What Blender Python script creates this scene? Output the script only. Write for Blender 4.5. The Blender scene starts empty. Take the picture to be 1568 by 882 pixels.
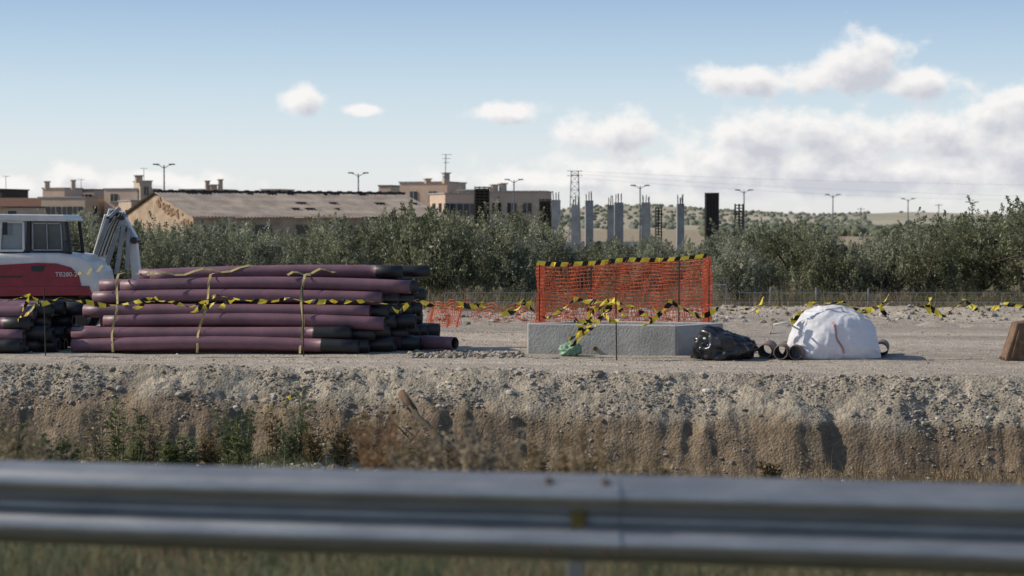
import bpy, bmesh, math, random
import numpy as np
from mathutils import Vector, Matrix, noise as mn
random.seed(7); RS=np.random.RandomState(7)
F=3048.9; CZ=2.45; HY=340.0
def at(px,py,d): return Vector(((px-784)/F*d, d, CZ+(HY-py)/F*d))
sc=bpy.context.scene
sc.view_settings.view_transform='Standard'; sc.view_settings.look='None'; sc.view_settings.exposure=0
# ---------------------------------------------------------------- helpers
def link(o,parent=None):
    sc.collection.objects.link(o)
    if parent: o.parent=parent
    return o
def empty(name):
    e=bpy.data.objects.new(name,None); sc.collection.objects.link(e); return e
class MB:
    def __init__(s): s.v=[];s.f=[];s.m=[]
    def add(s,vs,fs,mi=0):
        b=len(s.v); s.v.extend([tuple(p) for p in vs]); s.f.extend([tuple(i+b for i in f) for f in fs]); s.m.extend([mi]*len(fs))
    def box(s,c,size,mi=0,rot=0,M=None):
        hx,hy,hz=size[0]/2,size[1]/2,size[2]/2
        cr,sr=math.cos(rot),math.sin(rot); vs=[]
        for z in(-hz,hz):
            for x,y in((-hx,-hy),(hx,-hy),(hx,hy),(-hx,hy)):
                p=Vector((x,y,z))
                if M: p=M@p
                else: p=Vector((x*cr-y*sr,x*sr+y*cr,z))
                vs.append(p+Vector(c))
        s.add(vs,[(0,3,2,1),(4,5,6,7),(0,1,5,4),(1,2,6,5),(2,3,7,6),(3,0,4,7)],mi)
    def tube(s,pts,r,n=8,mi=0,caps=True):
        pts=[Vector(p) for p in pts]
        if not hasattr(r,'__len__'): r=[r]*len(pts)
        rings=[]
        for i,p in enumerate(pts):
            t=(pts[min(i+1,len(pts)-1)]-pts[max(i-1,0)]).normalized()
            up=Vector((0,0,1)) if abs(t.z)<.9 else Vector((0,1,0))
            a=t.cross(up).normalized(); b=a.cross(t)
            rings.append([p+(a*math.cos(2*math.pi*k/n)+b*math.sin(2*math.pi*k/n))*r[i] for k in range(n)])
        vs=[q for R in rings for q in R]; fs=[]
        for i in range(len(pts)-1):
            for k in range(n):
                fs.append((i*n+k,i*n+(k+1)%n,(i+1)*n+(k+1)%n,(i+1)*n+k))
        if caps: fs.append(tuple(range(n))[::-1]); fs.append(tuple((len(pts)-1)*n+k for k in range(n)))
        s.add(vs,fs,mi)
    def beam(s,a,b,w,h,mi=0):
        a=Vector(a);b=Vector(b);t=(b-a); L=t.length; q=t.to_track_quat('X','Z').to_matrix()
        s.box((a+b)/2,(L,w,h),mi,M=q)
    def obj(s,name,mats,parent=None,smooth=False,bevel=0,autos=None):
        me=bpy.data.meshes.new(name); me.from_pydata(s.v,[],s.f)
        for m in mats: me.materials.append(m)
        me.polygons.foreach_set('material_index',s.m)
        if smooth: me.polygons.foreach_set('use_smooth',[True]*len(s.f))
        me.update(); o=bpy.data.objects.new(name,me); link(o,parent)
        if bevel:
            md=o.modifiers.new('b','BEVEL'); md.width=bevel; md.segments=3; md.limit_method='ANGLE'; md.angle_limit=math.radians(35)
        return o
def hsh(i,j,sd):
    n=(i*374761393+j*668265263+sd*974711)&0xffffffff
    n=((n^(n>>13))*1274126177)&0xffffffff
    return ((n^(n>>16))&0xffff)/65535.0
def vn(x,y,sd=0):
    x=np.asarray(x,float);y=np.asarray(y,float)
    xi=np.floor(x).astype(np.int64);yi=np.floor(y).astype(np.int64);fx=x-xi;fy=y-yi
    fx=fx*fx*(3-2*fx);fy=fy*fy*(3-2*fy)
    a=hsh(xi,yi,sd);b=hsh(xi+1,yi,sd);c=hsh(xi,yi+1,sd);d=hsh(xi+1,yi+1,sd)
    return (a*(1-fx)+b*fx)*(1-fy)+(c*(1-fx)+d*fx)*fy
def fbm(x,y,sd=0,o=4):
    r=0;a=.5;t=0
    for k in range(o): r=r+a*vn(x*2**k,y*2**k,sd+k*17);t+=a;a*=.5
    return r/t-.5
# ---------------------------------------------------------------- materials
def newmat(name):
    m=bpy.data.materials.new(name); m.use_nodes=True; nt=m.node_tree; b=nt.nodes['Principled BSDF']; return m,nt,b
def mat(name,c1,c2=None,scale=3,rough=.8,metal=0,bump=0,bscale=None,detail=5,stretch=(1,1,1),spec=.3,coords='Object',trans=0):
    m,nt,b=newmat(name); N=nt.nodes;L=nt.links
    c2=c2 or tuple(x*.75 for x in c1)
    tc=N.new('ShaderNodeTexCoord'); mp=N.new('ShaderNodeMapping'); mp.inputs['Scale'].default_value=stretch
    L.new(tc.outputs[coords],mp.inputs[0])
    n=N.new('ShaderNodeTexNoise'); n.inputs['Scale'].default_value=scale; n.inputs['Detail'].default_value=detail; n.inputs['Roughness'].default_value=.65
    L.new(mp.outputs[0],n.inputs['Vector'])
    r=N.new('ShaderNodeValToRGB'); r.color_ramp.elements[0].position=.35; r.color_ramp.elements[1].position=.65
    r.color_ramp.elements[0].color=(*c2,1); r.color_ramp.elements[1].color=(*c1,1)
    L.new(n.outputs['Fac'],r.inputs[0]); L.new(r.outputs[0],b.inputs['Base Color'])
    b.inputs['Roughness'].default_value=rough; b.inputs['Metallic'].default_value=metal; b.inputs['Specular IOR Level'].default_value=spec
    if bump:
        n2=N.new('ShaderNodeTexNoise'); n2.inputs['Scale'].default_value=bscale or scale*4; n2.inputs['Detail'].default_value=6
        L.new(mp.outputs[0],n2.inputs['Vector'])
        bp=N.new('ShaderNodeBump'); bp.inputs['Strength'].default_value=bump; bp.inputs['Distance'].default_value=.05
        L.new(n2.outputs['Fac'],bp.inputs['Height']); L.new(bp.outputs[0],b.inputs['Normal'])
    if trans:
        t=N.new('ShaderNodeBsdfTranslucent'); L.new(r.outputs[0],t.inputs[0]); mx=N.new('ShaderNodeMixShader'); mx.inputs[0].default_value=trans
        L.new(b.outputs[0],mx.inputs[1]);L.new(t.outputs[0],mx.inputs[2]);L.new(mx.outputs[0],N['Material Output'].inputs[0])
    return m
def leafmat(name,dark,light,trans=.25,rough=.5):
    m,nt,b=newmat(name); N=nt.nodes;L=nt.links
    a=N.new('ShaderNodeAttribute'); a.attribute_name='shade'
    g=N.new('ShaderNodeNewGeometry')
    ad=N.new('ShaderNodeMath'); ad.operation='MULTIPLY_ADD'; ad.inputs[1].default_value=.35; L.new(g.outputs['Random Per Island'],ad.inputs[0]); L.new(a.outputs['Fac'],ad.inputs[2])
    r=N.new('ShaderNodeValToRGB'); r.color_ramp.elements[0].color=(*dark,1); r.color_ramp.elements[1].color=(*light,1); r.color_ramp.elements[1].position=1.0
    L.new(ad.outputs[0],r.inputs[0])
    oi=N.new('ShaderNodeObjectInfo'); hs=N.new('ShaderNodeHueSaturation'); mr=N.new('ShaderNodeMapRange'); mr.inputs['To Min'].default_value=.75; mr.inputs['To Max'].default_value=1.3
    L.new(oi.outputs['Random'],mr.inputs['Value']); L.new(mr.outputs[0],hs.inputs['Value']); m2=N.new('ShaderNodeMapRange'); m2.inputs['To Min'].default_value=1.25; m2.inputs['To Max'].default_value=.75; L.new(oi.outputs['Random'],m2.inputs['Value']); L.new(m2.outputs[0],hs.inputs['Saturation']); L.new(r.outputs[0],hs.inputs['Color'])
    L.new(hs.outputs[0],b.inputs['Base Color']); b.inputs['Roughness'].default_value=rough; b.inputs['Specular IOR Level'].default_value=.35
    t=N.new('ShaderNodeBsdfTranslucent'); L.new(hs.outputs[0],t.inputs[0]); mx=N.new('ShaderNodeMixShader'); mx.inputs[0].default_value=trans
    L.new(b.outputs[0],mx.inputs[1]);L.new(t.outputs[0],mx.inputs[2]);L.new(mx.outputs[0],N['Material Output'].inputs[0])
    return m
M_purple=mat('pipe_purple',(.215,.103,.130),(.125,.065,.084),1.6,.48,0,.05,spec=.5)
M_black=mat('pipe_black',(.024,.024,.026),(.015,.015,.016),5,.45,spec=.5)
M_yel=mat('tape_yellow',(.80,.64,.07),(.68,.52,.05),6,.45,trans=.25)
M_blk=mat('tape_black',(.015,.015,.015),(.01,.01,.01),6,.45)
M_strap=mat('strap_yellow',(.46,.37,.16),(.32,.26,.11),6,.7)
M_conc=mat('concrete',(.44,.43,.405),(.29,.285,.27),1.6,.9,0,.25,25)
M_conc2=mat('concrete_columns',(.36,.36,.35),(.25,.25,.245),2,.9)
M_rust=mat('rusty_steel',(.22,.14,.09),(.12,.075,.05),5,.85,.2,.2)
M_rebar=mat('rebar',(.06,.05,.045),(.04,.035,.03),5,.8)
M_dark=mat('dark_glass',(.02,.025,.03),(.012,.015,.02),1,.12,spec=.6)
M_net=mat('net_orange',(.80,.21,.10),(.64,.14,.07),4,.6,trans=.35)
M_white=mat('white_woven',(.80,.80,.83),(.74,.74,.79),5,.5,0,.25,5,trans=.2)
M_bbag=mat('black_plastic',(.02,.02,.022),(.01,.01,.012),4,.28,0,.3,7,spec=.6)
M_wpaint=mat('white_paint',(.66,.66,.64),(.54,.54,.52),3,.4,spec=.5)
M_rpaint=mat('red_paint',(.26,.022,.035),(.19,.016,.025),3,.35,spec=.5)
M_gpaint=mat('grey_steel',(.36,.37,.38),(.25,.25,.26),4,.45,.4)
M_pole=mat('pole_grey',(.18,.19,.20),(.13,.13,.14),3,.6,.3)
M_peach=mat('render_peach',(.56,.43,.34),(.48,.36,.28),.7,.9)
M_peach2=mat('render_tan',(.47,.38,.30),(.40,.32,.25),.7,.9)
M_brickw=mat('old_brick',(.44,.34,.25),(.30,.22,.155),1.4,.95,0,.5,6)
M_roofd=mat('roof_dark',(.075,.06,.05),(.05,.04,.035),2,.9)
M_roofrib=mat('roof_fibre_cement',(.34,.29,.245),(.21,.175,.15),.9,.95,0,.3,8)
M_bark=mat('bark',(.13,.11,.085),(.08,.065,.05),8,.9,0,.4)
M_olive=leafmat('olive_leaf',(.068,.078,.038),(.37,.375,.24),.3,.5)
M_weedg=leafmat('weed_green',(.06,.08,.028),(.26,.28,.13),.35,.6)
M_weedb=leafmat('weed_dry',(.14,.105,.06),(.44,.35,.225),.35,.8)
M_weedr=leafmat('weed_russet',(.14,.08,.04),(.38,.25,.14),.35,.8)
def galvmat():
    m,nt,b=newmat('galvanised');N=nt.nodes;L=nt.links
    tc=N.new('ShaderNodeTexCoord'); mp=N.new('ShaderNodeMapping'); mp.inputs['Scale'].default_value=(.5,1,2.5); L.new(tc.outputs['Object'],mp.inputs[0])
    n=N.new('ShaderNodeTexNoise'); n.inputs['Scale'].default_value=6; n.inputs['Detail'].default_value=8; n.inputs['Roughness'].default_value=.7; L.new(mp.outputs[0],n.inputs['Vector'])
    r=N.new('ShaderNodeValToRGB'); e=r.color_ramp.elements; e[0].position=.3; e[0].color=(.27,.275,.28,1); e[1].position=.7; e[1].color=(.46,.45,.43,1); L.new(n.outputs['Fac'],r.inputs[0])
    L.new(r.outputs[0],b.inputs['Base Color']); b.inputs['Metallic'].default_value=.72; b.inputs['Roughness'].default_value=.36
    return m
M_galv=galvmat()
def stonemat():
    m,nt,b=newmat('stones');N=nt.nodes;L=nt.links
    g=N.new('ShaderNodeNewGeometry'); r=N.new('ShaderNodeValToRGB')
    e=r.color_ramp.elements; e[0].color=(.20,.17,.14,1); e[1].color=(.62,.58,.51,1)
    x=e.new(.5); x.color=(.33,.29,.235,1); x=e.new(.88);x.color=(.42,.38,.33,1)
    n=N.new('ShaderNodeTexNoise'); n.inputs['Scale'].default_value=30
    mm=N.new('ShaderNodeMix'); mm.data_type='RGBA'; mm.blend_type='MULTIPLY'; mm.inputs[0].default_value=.25
    L.new(g.outputs['Random Per Island'],r.inputs[0]); L.new(r.outputs[0],mm.inputs[6]); L.new(n.outputs['Fac'],mm.inputs[7])
    L.new(mm.outputs[2],b.inputs['Base Color']); b.inputs['Roughness'].default_value=.95; b.inputs['Specular IOR Level'].default_value=.2
    return m
M_stone=stonemat()
# ---------------------------------------------------------------- world
SUN=Vector((-1.0,.06,.70)).normalized(); el=math.asin(SUN.z); az=math.atan2(SUN.x,SUN.y)
w=bpy.data.worlds.new("World"); sc.world=w; w.use_nodes=True; nt=w.node_tree; N=nt.nodes; L=nt.links
bg=N['Background']
sky=N.new('ShaderNodeTexSky'); sky.sky_type='NISHITA'; sky.sun_disc=False; sky.sun_elevation=el; sky.sun_rotation=az%(2*math.pi)
sky.air_density=1.0; sky.dust_density=.6; sky.ozone_density=1.5; sky.altitude=300
blobs=[(1325,100,66,48),(1300,118,90,28),(1400,126,74,24),(1240,126,40,18),(1150,124,84,24),(1170,208,110,42),(1290,224,130,42),(1440,216,105,42),(1540,180,90,42),
 (935,205,76,34),(780,172,52,17),(467,155,30,24),(558,168,32,9),(115,276,62,22),(20,286,60,18),(250,282,110,18),(1230,266,420,40),(1560,245,100,50),(850,275,160,16)]
grp=bpy.data.node_groups.new('cloud_density','ShaderNodeTree')
grp.interface.new_socket('uv',in_out='INPUT',socket_type='NodeSocketVector'); grp.interface.new_socket('d',in_out='OUTPUT',socket_type='NodeSocketFloat')
gn=grp.nodes; gl=grp.links; gi=gn.new('NodeGroupInput'); go=gn.new('NodeGroupOutput')
nz=gn.new('ShaderNodeTexNoise'); nz.inputs['Scale'].default_value=56; nz.inputs['Detail'].default_value=6; nz.inputs['Roughness'].default_value=.56
mpp=gn.new('ShaderNodeMapping'); mpp.inputs['Scale'].default_value=(1,1.25,1); gl.new(gi.outputs[0],mpp.inputs[0]); gl.new(mpp.outputs[0],nz.inputs['Vector'])
last=None
for (bx,by,rx,ry) in blobs:
    s2=gn.new('ShaderNodeVectorMath'); s2.operation='MULTIPLY_ADD'; gl.new(gi.outputs[0],s2.inputs[0]); kx,ky=F/rx/1.5,F/ry/1.5
    s2.inputs[1].default_value=(kx,ky,0); s2.inputs[2].default_value=(-(bx-784)/F*kx,-(HY-by)/F*ky,0)
    s3=gn.new('ShaderNodeVectorMath'); s3.operation='LENGTH'; gl.new(s2.outputs[0],s3.inputs[0])
    if last is None: last=s3.outputs['Value']
    else:
        mi=gn.new('ShaderNodeMath'); mi.operation='SMOOTH_MIN'; mi.inputs[2].default_value=.15; gl.new(last,mi.inputs[0]); gl.new(s3.outputs['Value'],mi.inputs[1]); last=mi.outputs[0]
a1=gn.new('ShaderNodeMath'); a1.operation='SUBTRACT'; a1.inputs[0].default_value=.76; gl.new(last,a1.inputs[1])
a2=gn.new('ShaderNodeMath'); a2.operation='MULTIPLY_ADD'; a2.inputs[1].default_value=1.5; gl.new(nz.outputs['Fac'],a2.inputs[0]); gl.new(a1.outputs[0],a2.inputs[2])
a3=gn.new('ShaderNodeMath'); a3.operation='SUBTRACT'; a3.inputs[1].default_value=.69; gl.new(a2.outputs[0],a3.inputs[0]); gl.new(a3.outputs[0],go.inputs[0])
tc=N.new('ShaderNodeTexCoord'); sp=N.new('ShaderNodeSeparateXYZ'); L.new(tc.outputs['Generated'],sp.inputs[0])
def math_(op,a,b=None,c=None,clamp=False):
    n=N.new('ShaderNodeMath'); n.operation=op; n.use_clamp=clamp
    for i,x in enumerate((a,b,c)):
        if x is None: continue
        if isinstance(x,(int,float)): n.inputs[i].default_value=x
        else: L.new(x,n.inputs[i])
    return n.outputs[0]
yy=math_('MAXIMUM',sp.outputs[1],.02); u=math_('DIVIDE',sp.outputs[0],yy); v=math_('DIVIDE',sp.outputs[2],yy)
cb=N.new('ShaderNodeCombineXYZ'); L.new(u,cb.inputs[0]); L.new(v,cb.inputs[1])
g1=N.new('ShaderNodeGroup'); g1.node_tree=grp; L.new(cb.outputs[0],g1.inputs[0])
of=N.new('ShaderNodeVectorMath'); of.operation='ADD'; L.new(cb.outputs[0],of.inputs[0]); of.inputs[1].default_value=(-.004,.0065,0)
g2=N.new('ShaderNodeGroup'); g2.node_tree=grp; L.new(of.outputs[0],g2.inputs[0])
mask=N.new('ShaderNodeMapRange'); mask.interpolation_type='SMOOTHSTEP'; mask.inputs['From Min'].default_value=-.08; mask.inputs['From Max'].default_value=.46; mask.inputs['To Max'].default_value=.96
L.new(g1.outputs[0],mask.inputs['Value'])
shd=N.new('ShaderNodeMapRange'); shd.inputs['From Min'].default_value=.12; shd.inputs['From Max'].default_value=.75; L.new(g2.outputs[0],shd.inputs['Value'])
cc=N.new('ShaderNodeMix'); cc.data_type='RGBA'; cc.inputs[6].default_value=(.95,.93,.91,1); cc.inputs[7].default_value=(.60,.61,.67,1); L.new(shd.outputs[0],cc.inputs[0])
sk=N.new('ShaderNodeVectorMath'); sk.operation='SCALE'; sk.inputs['Scale'].default_value=.13; L.new(sky.outputs[0],sk.inputs[0])
ramp=N.new('ShaderNodeValToRGB'); L.new(sp.outputs[2],ramp.inputs[0]); e=ramp.color_ramp.elements
e[0].position=0; e[0].color=(.82,.82,.82,1); e[1].position=.16; e[1].color=(.22,.35,.59,1)
x=e.new(.03); x.color=(.77,.82,.86,1); x=e.new(.06); x.color=(.62,.74,.84,1); x=e.new(.085); x.color=(.48,.63,.79,1); x=e.new(.112); x.color=(.34,.49,.71,1)
hz=N.new('ShaderNodeMapRange'); hz.inputs['From Min'].default_value=.12; hz.inputs['From Max'].default_value=.5; hz.inputs['To Min'].default_value=.85; hz.inputs['To Max'].default_value=0; L.new(sp.outputs[2],hz.inputs['Value'])
mx=N.new('ShaderNodeMix'); mx.data_type='RGBA'; L.new(hz.outputs[0],mx.inputs[0]); L.new(sk.outputs[0],mx.inputs[6]); L.new(ramp.outputs[0],mx.inputs[7])
fr=math_('GREATER_THAN',sp.outputs[1],.03); mk=math_('MULTIPLY',mask.outputs[0],fr)
mc=N.new('ShaderNodeMix'); mc.data_type='RGBA'; L.new(mk,mc.inputs[0]); L.new(mx.outputs[2],mc.inputs[6]); L.new(cc.outputs[2],mc.inputs[7])
L.new(mc.outputs[2],bg.inputs[0]); bg.inputs[1].default_value=1.0
try: w.cycles.sampling_method='NONE'
except Exception: pass
sl=bpy.data.lights.new('sun','SUN'); sl.energy=4.3; sl.angle=math.radians(.6); sl.color=(1,.90,.74)
so=bpy.data.objects.new('sun',sl); link(so); so.rotation_euler=SUN.to_track_quat('Z','Y').to_euler()
# ---------------------------------------------------------------- ground
def edge(x): return 32.4-.186*np.clip(x,-16,16)
SP=np.array([-60,-27,-24.5,-21.6,-18,-12,-8.4,-1.35,-1.1,-.80,-.42,0,.25,400]); ZP=np.array([.8,.8,.78,.76,.0,-1.0,-1.5,-1.5,-1.35,-.66,-.30,-.02,0,0])
def ground_z(x,y,fine=True):
    x=np.asarray(x,float);y=np.asarray(y,float)
    s=y-edge(x)
    near=np.clip(1-np.abs(s+.6)/2.5,0,1)
    se=s+near*(.75*fbm(x*.7,s*.6,1,3)+.13*fbm(x*5,s*2.0,5,3))
    z=np.interp(se,SP,ZP)
    z=z+near*(.19*fbm(x*4,s*5,9,5)+.07*fbm(x*17,s*17,12,2))*np.clip((se<.3)*1.0,0,1)
    z=z+.05*fbm(x*.8,y*.8,21)*(s>.3)*np.clip((60-y)/10,0,1)
    dl=np.clip(1-np.abs(s+2.0)/1.5,0,1); z=z+dl*(.38*np.clip(fbm(x*.8,y*.8,31)+.25,0,1)*(.5+1.1*np.exp(-((x+3.2)/2.4)**2)))
    b=np.exp(-((y-50.5-.6*fbm(x*.3,0*x,40))/1.1)**2); z=z+b*(.16+.3*fbm(x*1.2,y*1.2,44,4)+.10*(x>4))*np.clip((np.abs(x)<60)*1.0,0,1)
    b2=np.exp(-((y-47)/.8)**2)*(x>2.5); z=z+b2*np.clip(.05+.25*fbm(x*2,y*2,49,3),0,1)
    z=z+.07*np.exp(-((s-.15)/.3)**2)*(fbm(x*2,s*0,55)+.4)
    for c0,wd in ((2.0,.22),(3.5,.22),(7.2,.25),(9.0,.25)): z=z-.022*np.exp(-((s-c0-.25*fbm(x*.2,0*x,60))/wd)**2)
    return z
xs=np.concatenate([[-9000,-3000,-1000,-400,-150,-80],np.arange(-50,-24,2),np.arange(-24,-11,.4),np.arange(-11,11,.045),np.arange(11,24,.4),np.arange(24,50,2),[80,150,400,1000,3000,9000]])
ss=np.concatenate([[-9000,-200,-60],np.arange(-34,-8,.35),np.arange(-8,-1.8,.12),np.arange(-1.8,.45,.026),np.arange(.45,6,.07),np.arange(6,22,.14),np.arange(22,40,.8),[45,55,70,100,150,250,400,800,1500,3000,6000,12000]])
X,S=np.meshgrid(xs,ss); Y=S+edge(X); Z=ground_z(X,Y)
nv,nu=X.shape
V=np.stack([X.ravel(),Y.ravel(),Z.ravel()],1)
ii=np.arange(nv*nu).reshape(nv,nu)
Fq=np.stack([ii[:-1,:-1],ii[:-1,1:],ii[1:,1:],ii[1:,:-1]],-1).reshape(-1,4)
me=bpy.data.meshes.new('ground'); me.vertices.add(len(V)); me.vertices.foreach_set('co',V.ravel().astype(np.float32))
me.loops.add(Fq.size); me.loops.foreach_set('vertex_index',Fq.ravel().astype(np.int32)); me.polygons.add(len(Fq)); me.polygons.foreach_set('loop_start',np.arange(0,Fq.size,4,dtype=np.int32)); me.polygons.foreach_set('loop_total',np.full(len(Fq),4,np.int32))
me.polygons.foreach_set('use_smooth',np.ones(len(Fq),bool)); me.update()
def lerp(a,b,t): return a*(1-t)+b*t
road=np.array([.39,.34,.28]);grav=np.array([.35,.305,.24]);face=np.array([.215,.165,.115]);floor=np.array([.16,.135,.08]);gr=np.array([.10,.09,.045]);fld=np.array([.19,.16,.10]);far=np.array([.33,.27,.19])
x=X.ravel();y=Y.ravel();z=Z.ravel();s=S.ravel()
C=np.tile(road,(len(x),1))
tr=fbm(x*.10,s*1.1,61)[:,None]; C=C*(1+.6*tr)
for c0,wd in ((2.0,.25),(3.5,.25),(7.2,.3),(9.0,.3)): C=C*(1+.12*np.exp(-((s-c0-.25*fbm(x*.2,0*x,60))/wd)**2))[:,None]
def sm(a,b,t): q=np.clip((t-a)/(b-a),0,1); return (q*q*(3-2*q))[:,None]
n1=fbm(x*1.5,y*1.5,70)
C=lerp(C,grav*(1+.6*fbm(x*2,s*5,71))[:,None],sm(.4,-.1,s+.8*n1))
C=lerp(C,face*(1+.8*fbm(x*1.2,z*4,77))[:,None],sm(-.40,-.70,z+.45*n1+.02*np.clip(x,-8,8))*(s<0)[:,None])
C=lerp(C,floor,sm(-1.3,-1.6,s+.3*n1)*(s<-1)[:,None])
C=lerp(C,gr,sm(-5,-8,s)); C=lerp(C,np.array([.12,.115,.11]),sm(-27,-29,s))
C=lerp(C,fld,sm(19.5,23,y*0+s+2*n1)); C=lerp(C,far,sm(60,120,s))
col=me.color_attributes.new('Col','FLOAT_COLOR','POINT'); col.data.foreach_set('color',np.concatenate([np.clip(C,0,1),np.ones((len(x),1))],1).ravel().astype(np.float32))
m,ntg,b=newmat('ground_earth');N2=ntg.nodes;L2=ntg.links
va=N2.new('ShaderNodeVertexColor'); va.layer_name='Col'; tcg=N2.new('ShaderNodeTexCoord')
nA=N2.new('ShaderNodeTexNoise'); nA.inputs['Scale'].default_value=3.0; nA.inputs['Detail'].default_value=9; nA.inputs['Roughness'].default_value=.75; L2.new(tcg.outputs['Object'],nA.inputs['Vector'])
rA=N2.new('ShaderNodeMapRange'); rA.inputs['From Min'].default_value=.3; rA.inputs['From Max'].default_value=.7; rA.inputs['To Min'].default_value=.68; rA.inputs['To Max'].default_value=1.3; L2.new(nA.outputs['Fac'],rA.inputs['Value'])
vo=N2.new('ShaderNodeTexVoronoi'); vo.inputs['Scale'].default_value=24; L2.new(tcg.outputs['Object'],vo.inputs['Vector'])
sx=N2.new('ShaderNodeSeparateColor'); L2.new(vo.outputs['Color'],sx.inputs[0])
rB=N2.new('ShaderNodeMapRange'); rB.inputs['To Min'].default_value=.85; rB.inputs['To Max'].default_value=1.15; L2.new(sx.outputs[0],rB.inputs['Value'])
mu=N2.new('ShaderNodeMath'); mu.operation='MULTIPLY'; L2.new(rA.outputs[0],mu.inputs[0]); L2.new(rB.outputs[0],mu.inputs[1])
sc_=N2.new('ShaderNodeVectorMath'); sc_.operation='SCALE'; L2.new(va.outputs[0],sc_.inputs[0]); L2.new(mu.outputs[0],sc_.inputs['Scale'])
L2.new(sc_.outputs[0],b.inputs['Base Color']); b.inputs['Roughness'].default_value=.97; b.inputs['Specular IOR Level'].default_value=.15
b1=N2.new('ShaderNodeBump'); b1.inputs['Strength'].default_value=.5; b1.inputs['Distance'].default_value=.04; b1.invert=True; L2.new(vo.outputs['Distance'],b1.inputs['Height'])
b2=N2.new('ShaderNodeBump'); b2.inputs['Strength'].default_value=.75; b2.inputs['Distance'].default_value=.08; L2.new(nA.outputs['Fac'],b2.inputs['Height']); L2.new(b1.outputs[0],b2.inputs['Normal']); L2.new(b2.outputs[0],b.inputs['Normal'])
me.materials.append(m); go_=bpy.data.objects.new('ground',me); link(go_)
def gz(x,y): return float(ground_z(np.array([x]),np.array([y]))[0])
# ---------------------------------------------------------------- stones
def ico(sub):
    bm=bmesh.new(); bmesh.ops.create_icosphere(bm,subdivisions=sub,radius=1); v=np.array([q.co[:] for q in bm.verts]); f=np.array([[a.index for a in p.verts] for p in bm.faces]); bm.free(); return v,f
def stones(name,pos,size,sub=1,seed=0,flat=.65,matl=None):
    bv,bf=ico(sub); r=np.random.RandomState(seed); n=len(pos); k=len(bv)
    jit=1+.28*(r.rand(n,k,1)-.5)*(1.6 if sub==1 else 1.1)
    V=bv[None]*jit; sc3=np.stack([.8+.6*r.rand(n),.8+.5*r.rand(n),flat*(.7+.6*r.rand(n))],1); V=V*sc3[:,None]*size[:,None,None]
    a=r.rand(n)*6.28; t=(r.rand(n)-.5)*1.2
    ct,st=np.cos(t)[:,None],np.sin(t)[:,None]; y1=V[...,1]*ct-V[...,2]*st; z1=V[...,1]*st+V[...,2]*ct
    ca,sa=np.cos(a)[:,None],np.sin(a)[:,None]; x2=V[...,0]*ca-y1*sa; y2=V[...,0]*sa+y1*ca
    V=np.stack([x2,y2,z1],-1)+pos[:,None]
    Ff=(bf[None]+(np.arange(n)*k)[:,None,None]).reshape(-1,3)
    me=bpy.data.meshes.new(name); me.from_pydata(V.reshape(-1,3).tolist(),[],Ff.tolist()); me.materials.append(matl or M_stone)
    o=bpy.data.objects.new(name,me); link(o); return o
r=RS
n=22000; px_=r.uniform(-10.5,10.5,n); s_=np.where(r.rand(n)<.8,r.uniform(-.75,.1,n),r.normal(-1.0,.35,n)); py_=edge(px_)+s_
sz=.008+.016*r.rand(n)**2+.04*(r.rand(n)**16); cl=fbm(px_*1.3,s_*2.5,90)+.5; kp=r.rand(n)<np.clip((cl-.36)*3,0.04,1); px_,py_,sz=px_[kp],py_[kp],sz[kp]
stones('bank_gravel',np.stack([px_,py_,ground_z(px_,py_)+sz*.05],1),sz,1,1)
n=90; px_=r.uniform(-10,10,n); py_=edge(px_)+r.uniform(-.7,0.1,n); sz=.03+.06*r.rand(n)**3
stones('bank_rocks',np.stack([px_,py_,ground_z(px_,py_)-sz*.15],1),sz,2,2)
n=2200; px_=r.uniform(-11,11,n); py_=edge(px_)+.2+14*r.rand(n)**1.6; sz=.007+.022*r.rand(n)**4
stones('track_pebbles',np.stack([px_,py_,ground_z(px_,py_)+sz*.2],1),sz,1,3)
n=1500; px_=r.uniform(-14,15,n); py_=50+r.normal(0,.9,n); sz=.02+.08*r.rand(n)**3
stones('berm_rubble',np.stack([px_,py_,ground_z(px_,py_)+sz*.2],1),sz,1,4)
n=300; px_=r.normal(-3.4,1.2,n); py_=edge(px_)-1.4-r.rand(n)*1.6; sz=.03+.12*r.rand(n)**2
stones('ditch_rubble',np.stack([px_,py_,ground_z(px_,py_)+sz*.3],1),sz,2,5)
n=260; px_=r.uniform(-1.9,.2,n); py_=36.6+r.normal(0,.3,n); sz=.02+.04*r.rand(n)
stones('rubble_heap',np.stack([px_,py_,ground_z(px_,py_)+sz*.4],1),sz,1,6)
# ---------------------------------------------------------------- guardrail
gd=empty('guardrail')
prof=[(0,.312),(-.010,.305),(-.050,.292),(-.072,.275),(-.083,.25),(-.083,.225),(-.070,.200),(-.03,.175),(-.016,.165),(-.014,.156)]
prof=prof+[(a,.312-c) for a,c in prof[::-1][1:]]
def railpt(t): return Vector((t,7.13-.2*t,0))
mb=MB(); ts=np.linspace(-12,12,97); ztop=1.55
for side in (0,1):
    vs=[];off=.004*side
    for t in ts:
        p=railpt(t); wob=.004*math.sin(t*2.1)
        for a,c in prof: vs.append((p.x,p.y+a+off+wob,ztop-.312+c+.003*math.sin(t*1.3)))
    k=len(prof); fs=[]
    for i in range(len(ts)-1):
        for j in range(k-1):
            q=(i*k+j,i*k+j+1,(i+1)*k+j+1,(i+1)*k+j); fs.append(q if side else q[::-1])
    mb.add(vs,fs)
mb.obj('w_beam',[M_galv],gd,smooth=True)
mb=MB(); vs=[];k=len(prof);tt=[.06,.38]
for t in tt:
    p=railpt(t)
    for a,c in prof: vs.append((p.x,p.y+a-.005,ztop-.312+c*1.0+.003*math.sin(t*1.3)))
mb.add(vs,[(j,k+j,k+j+1,j+1) for j in range(k-1)])
mb.obj('lap_joint',[M_galv],gd,smooth=True)
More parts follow.
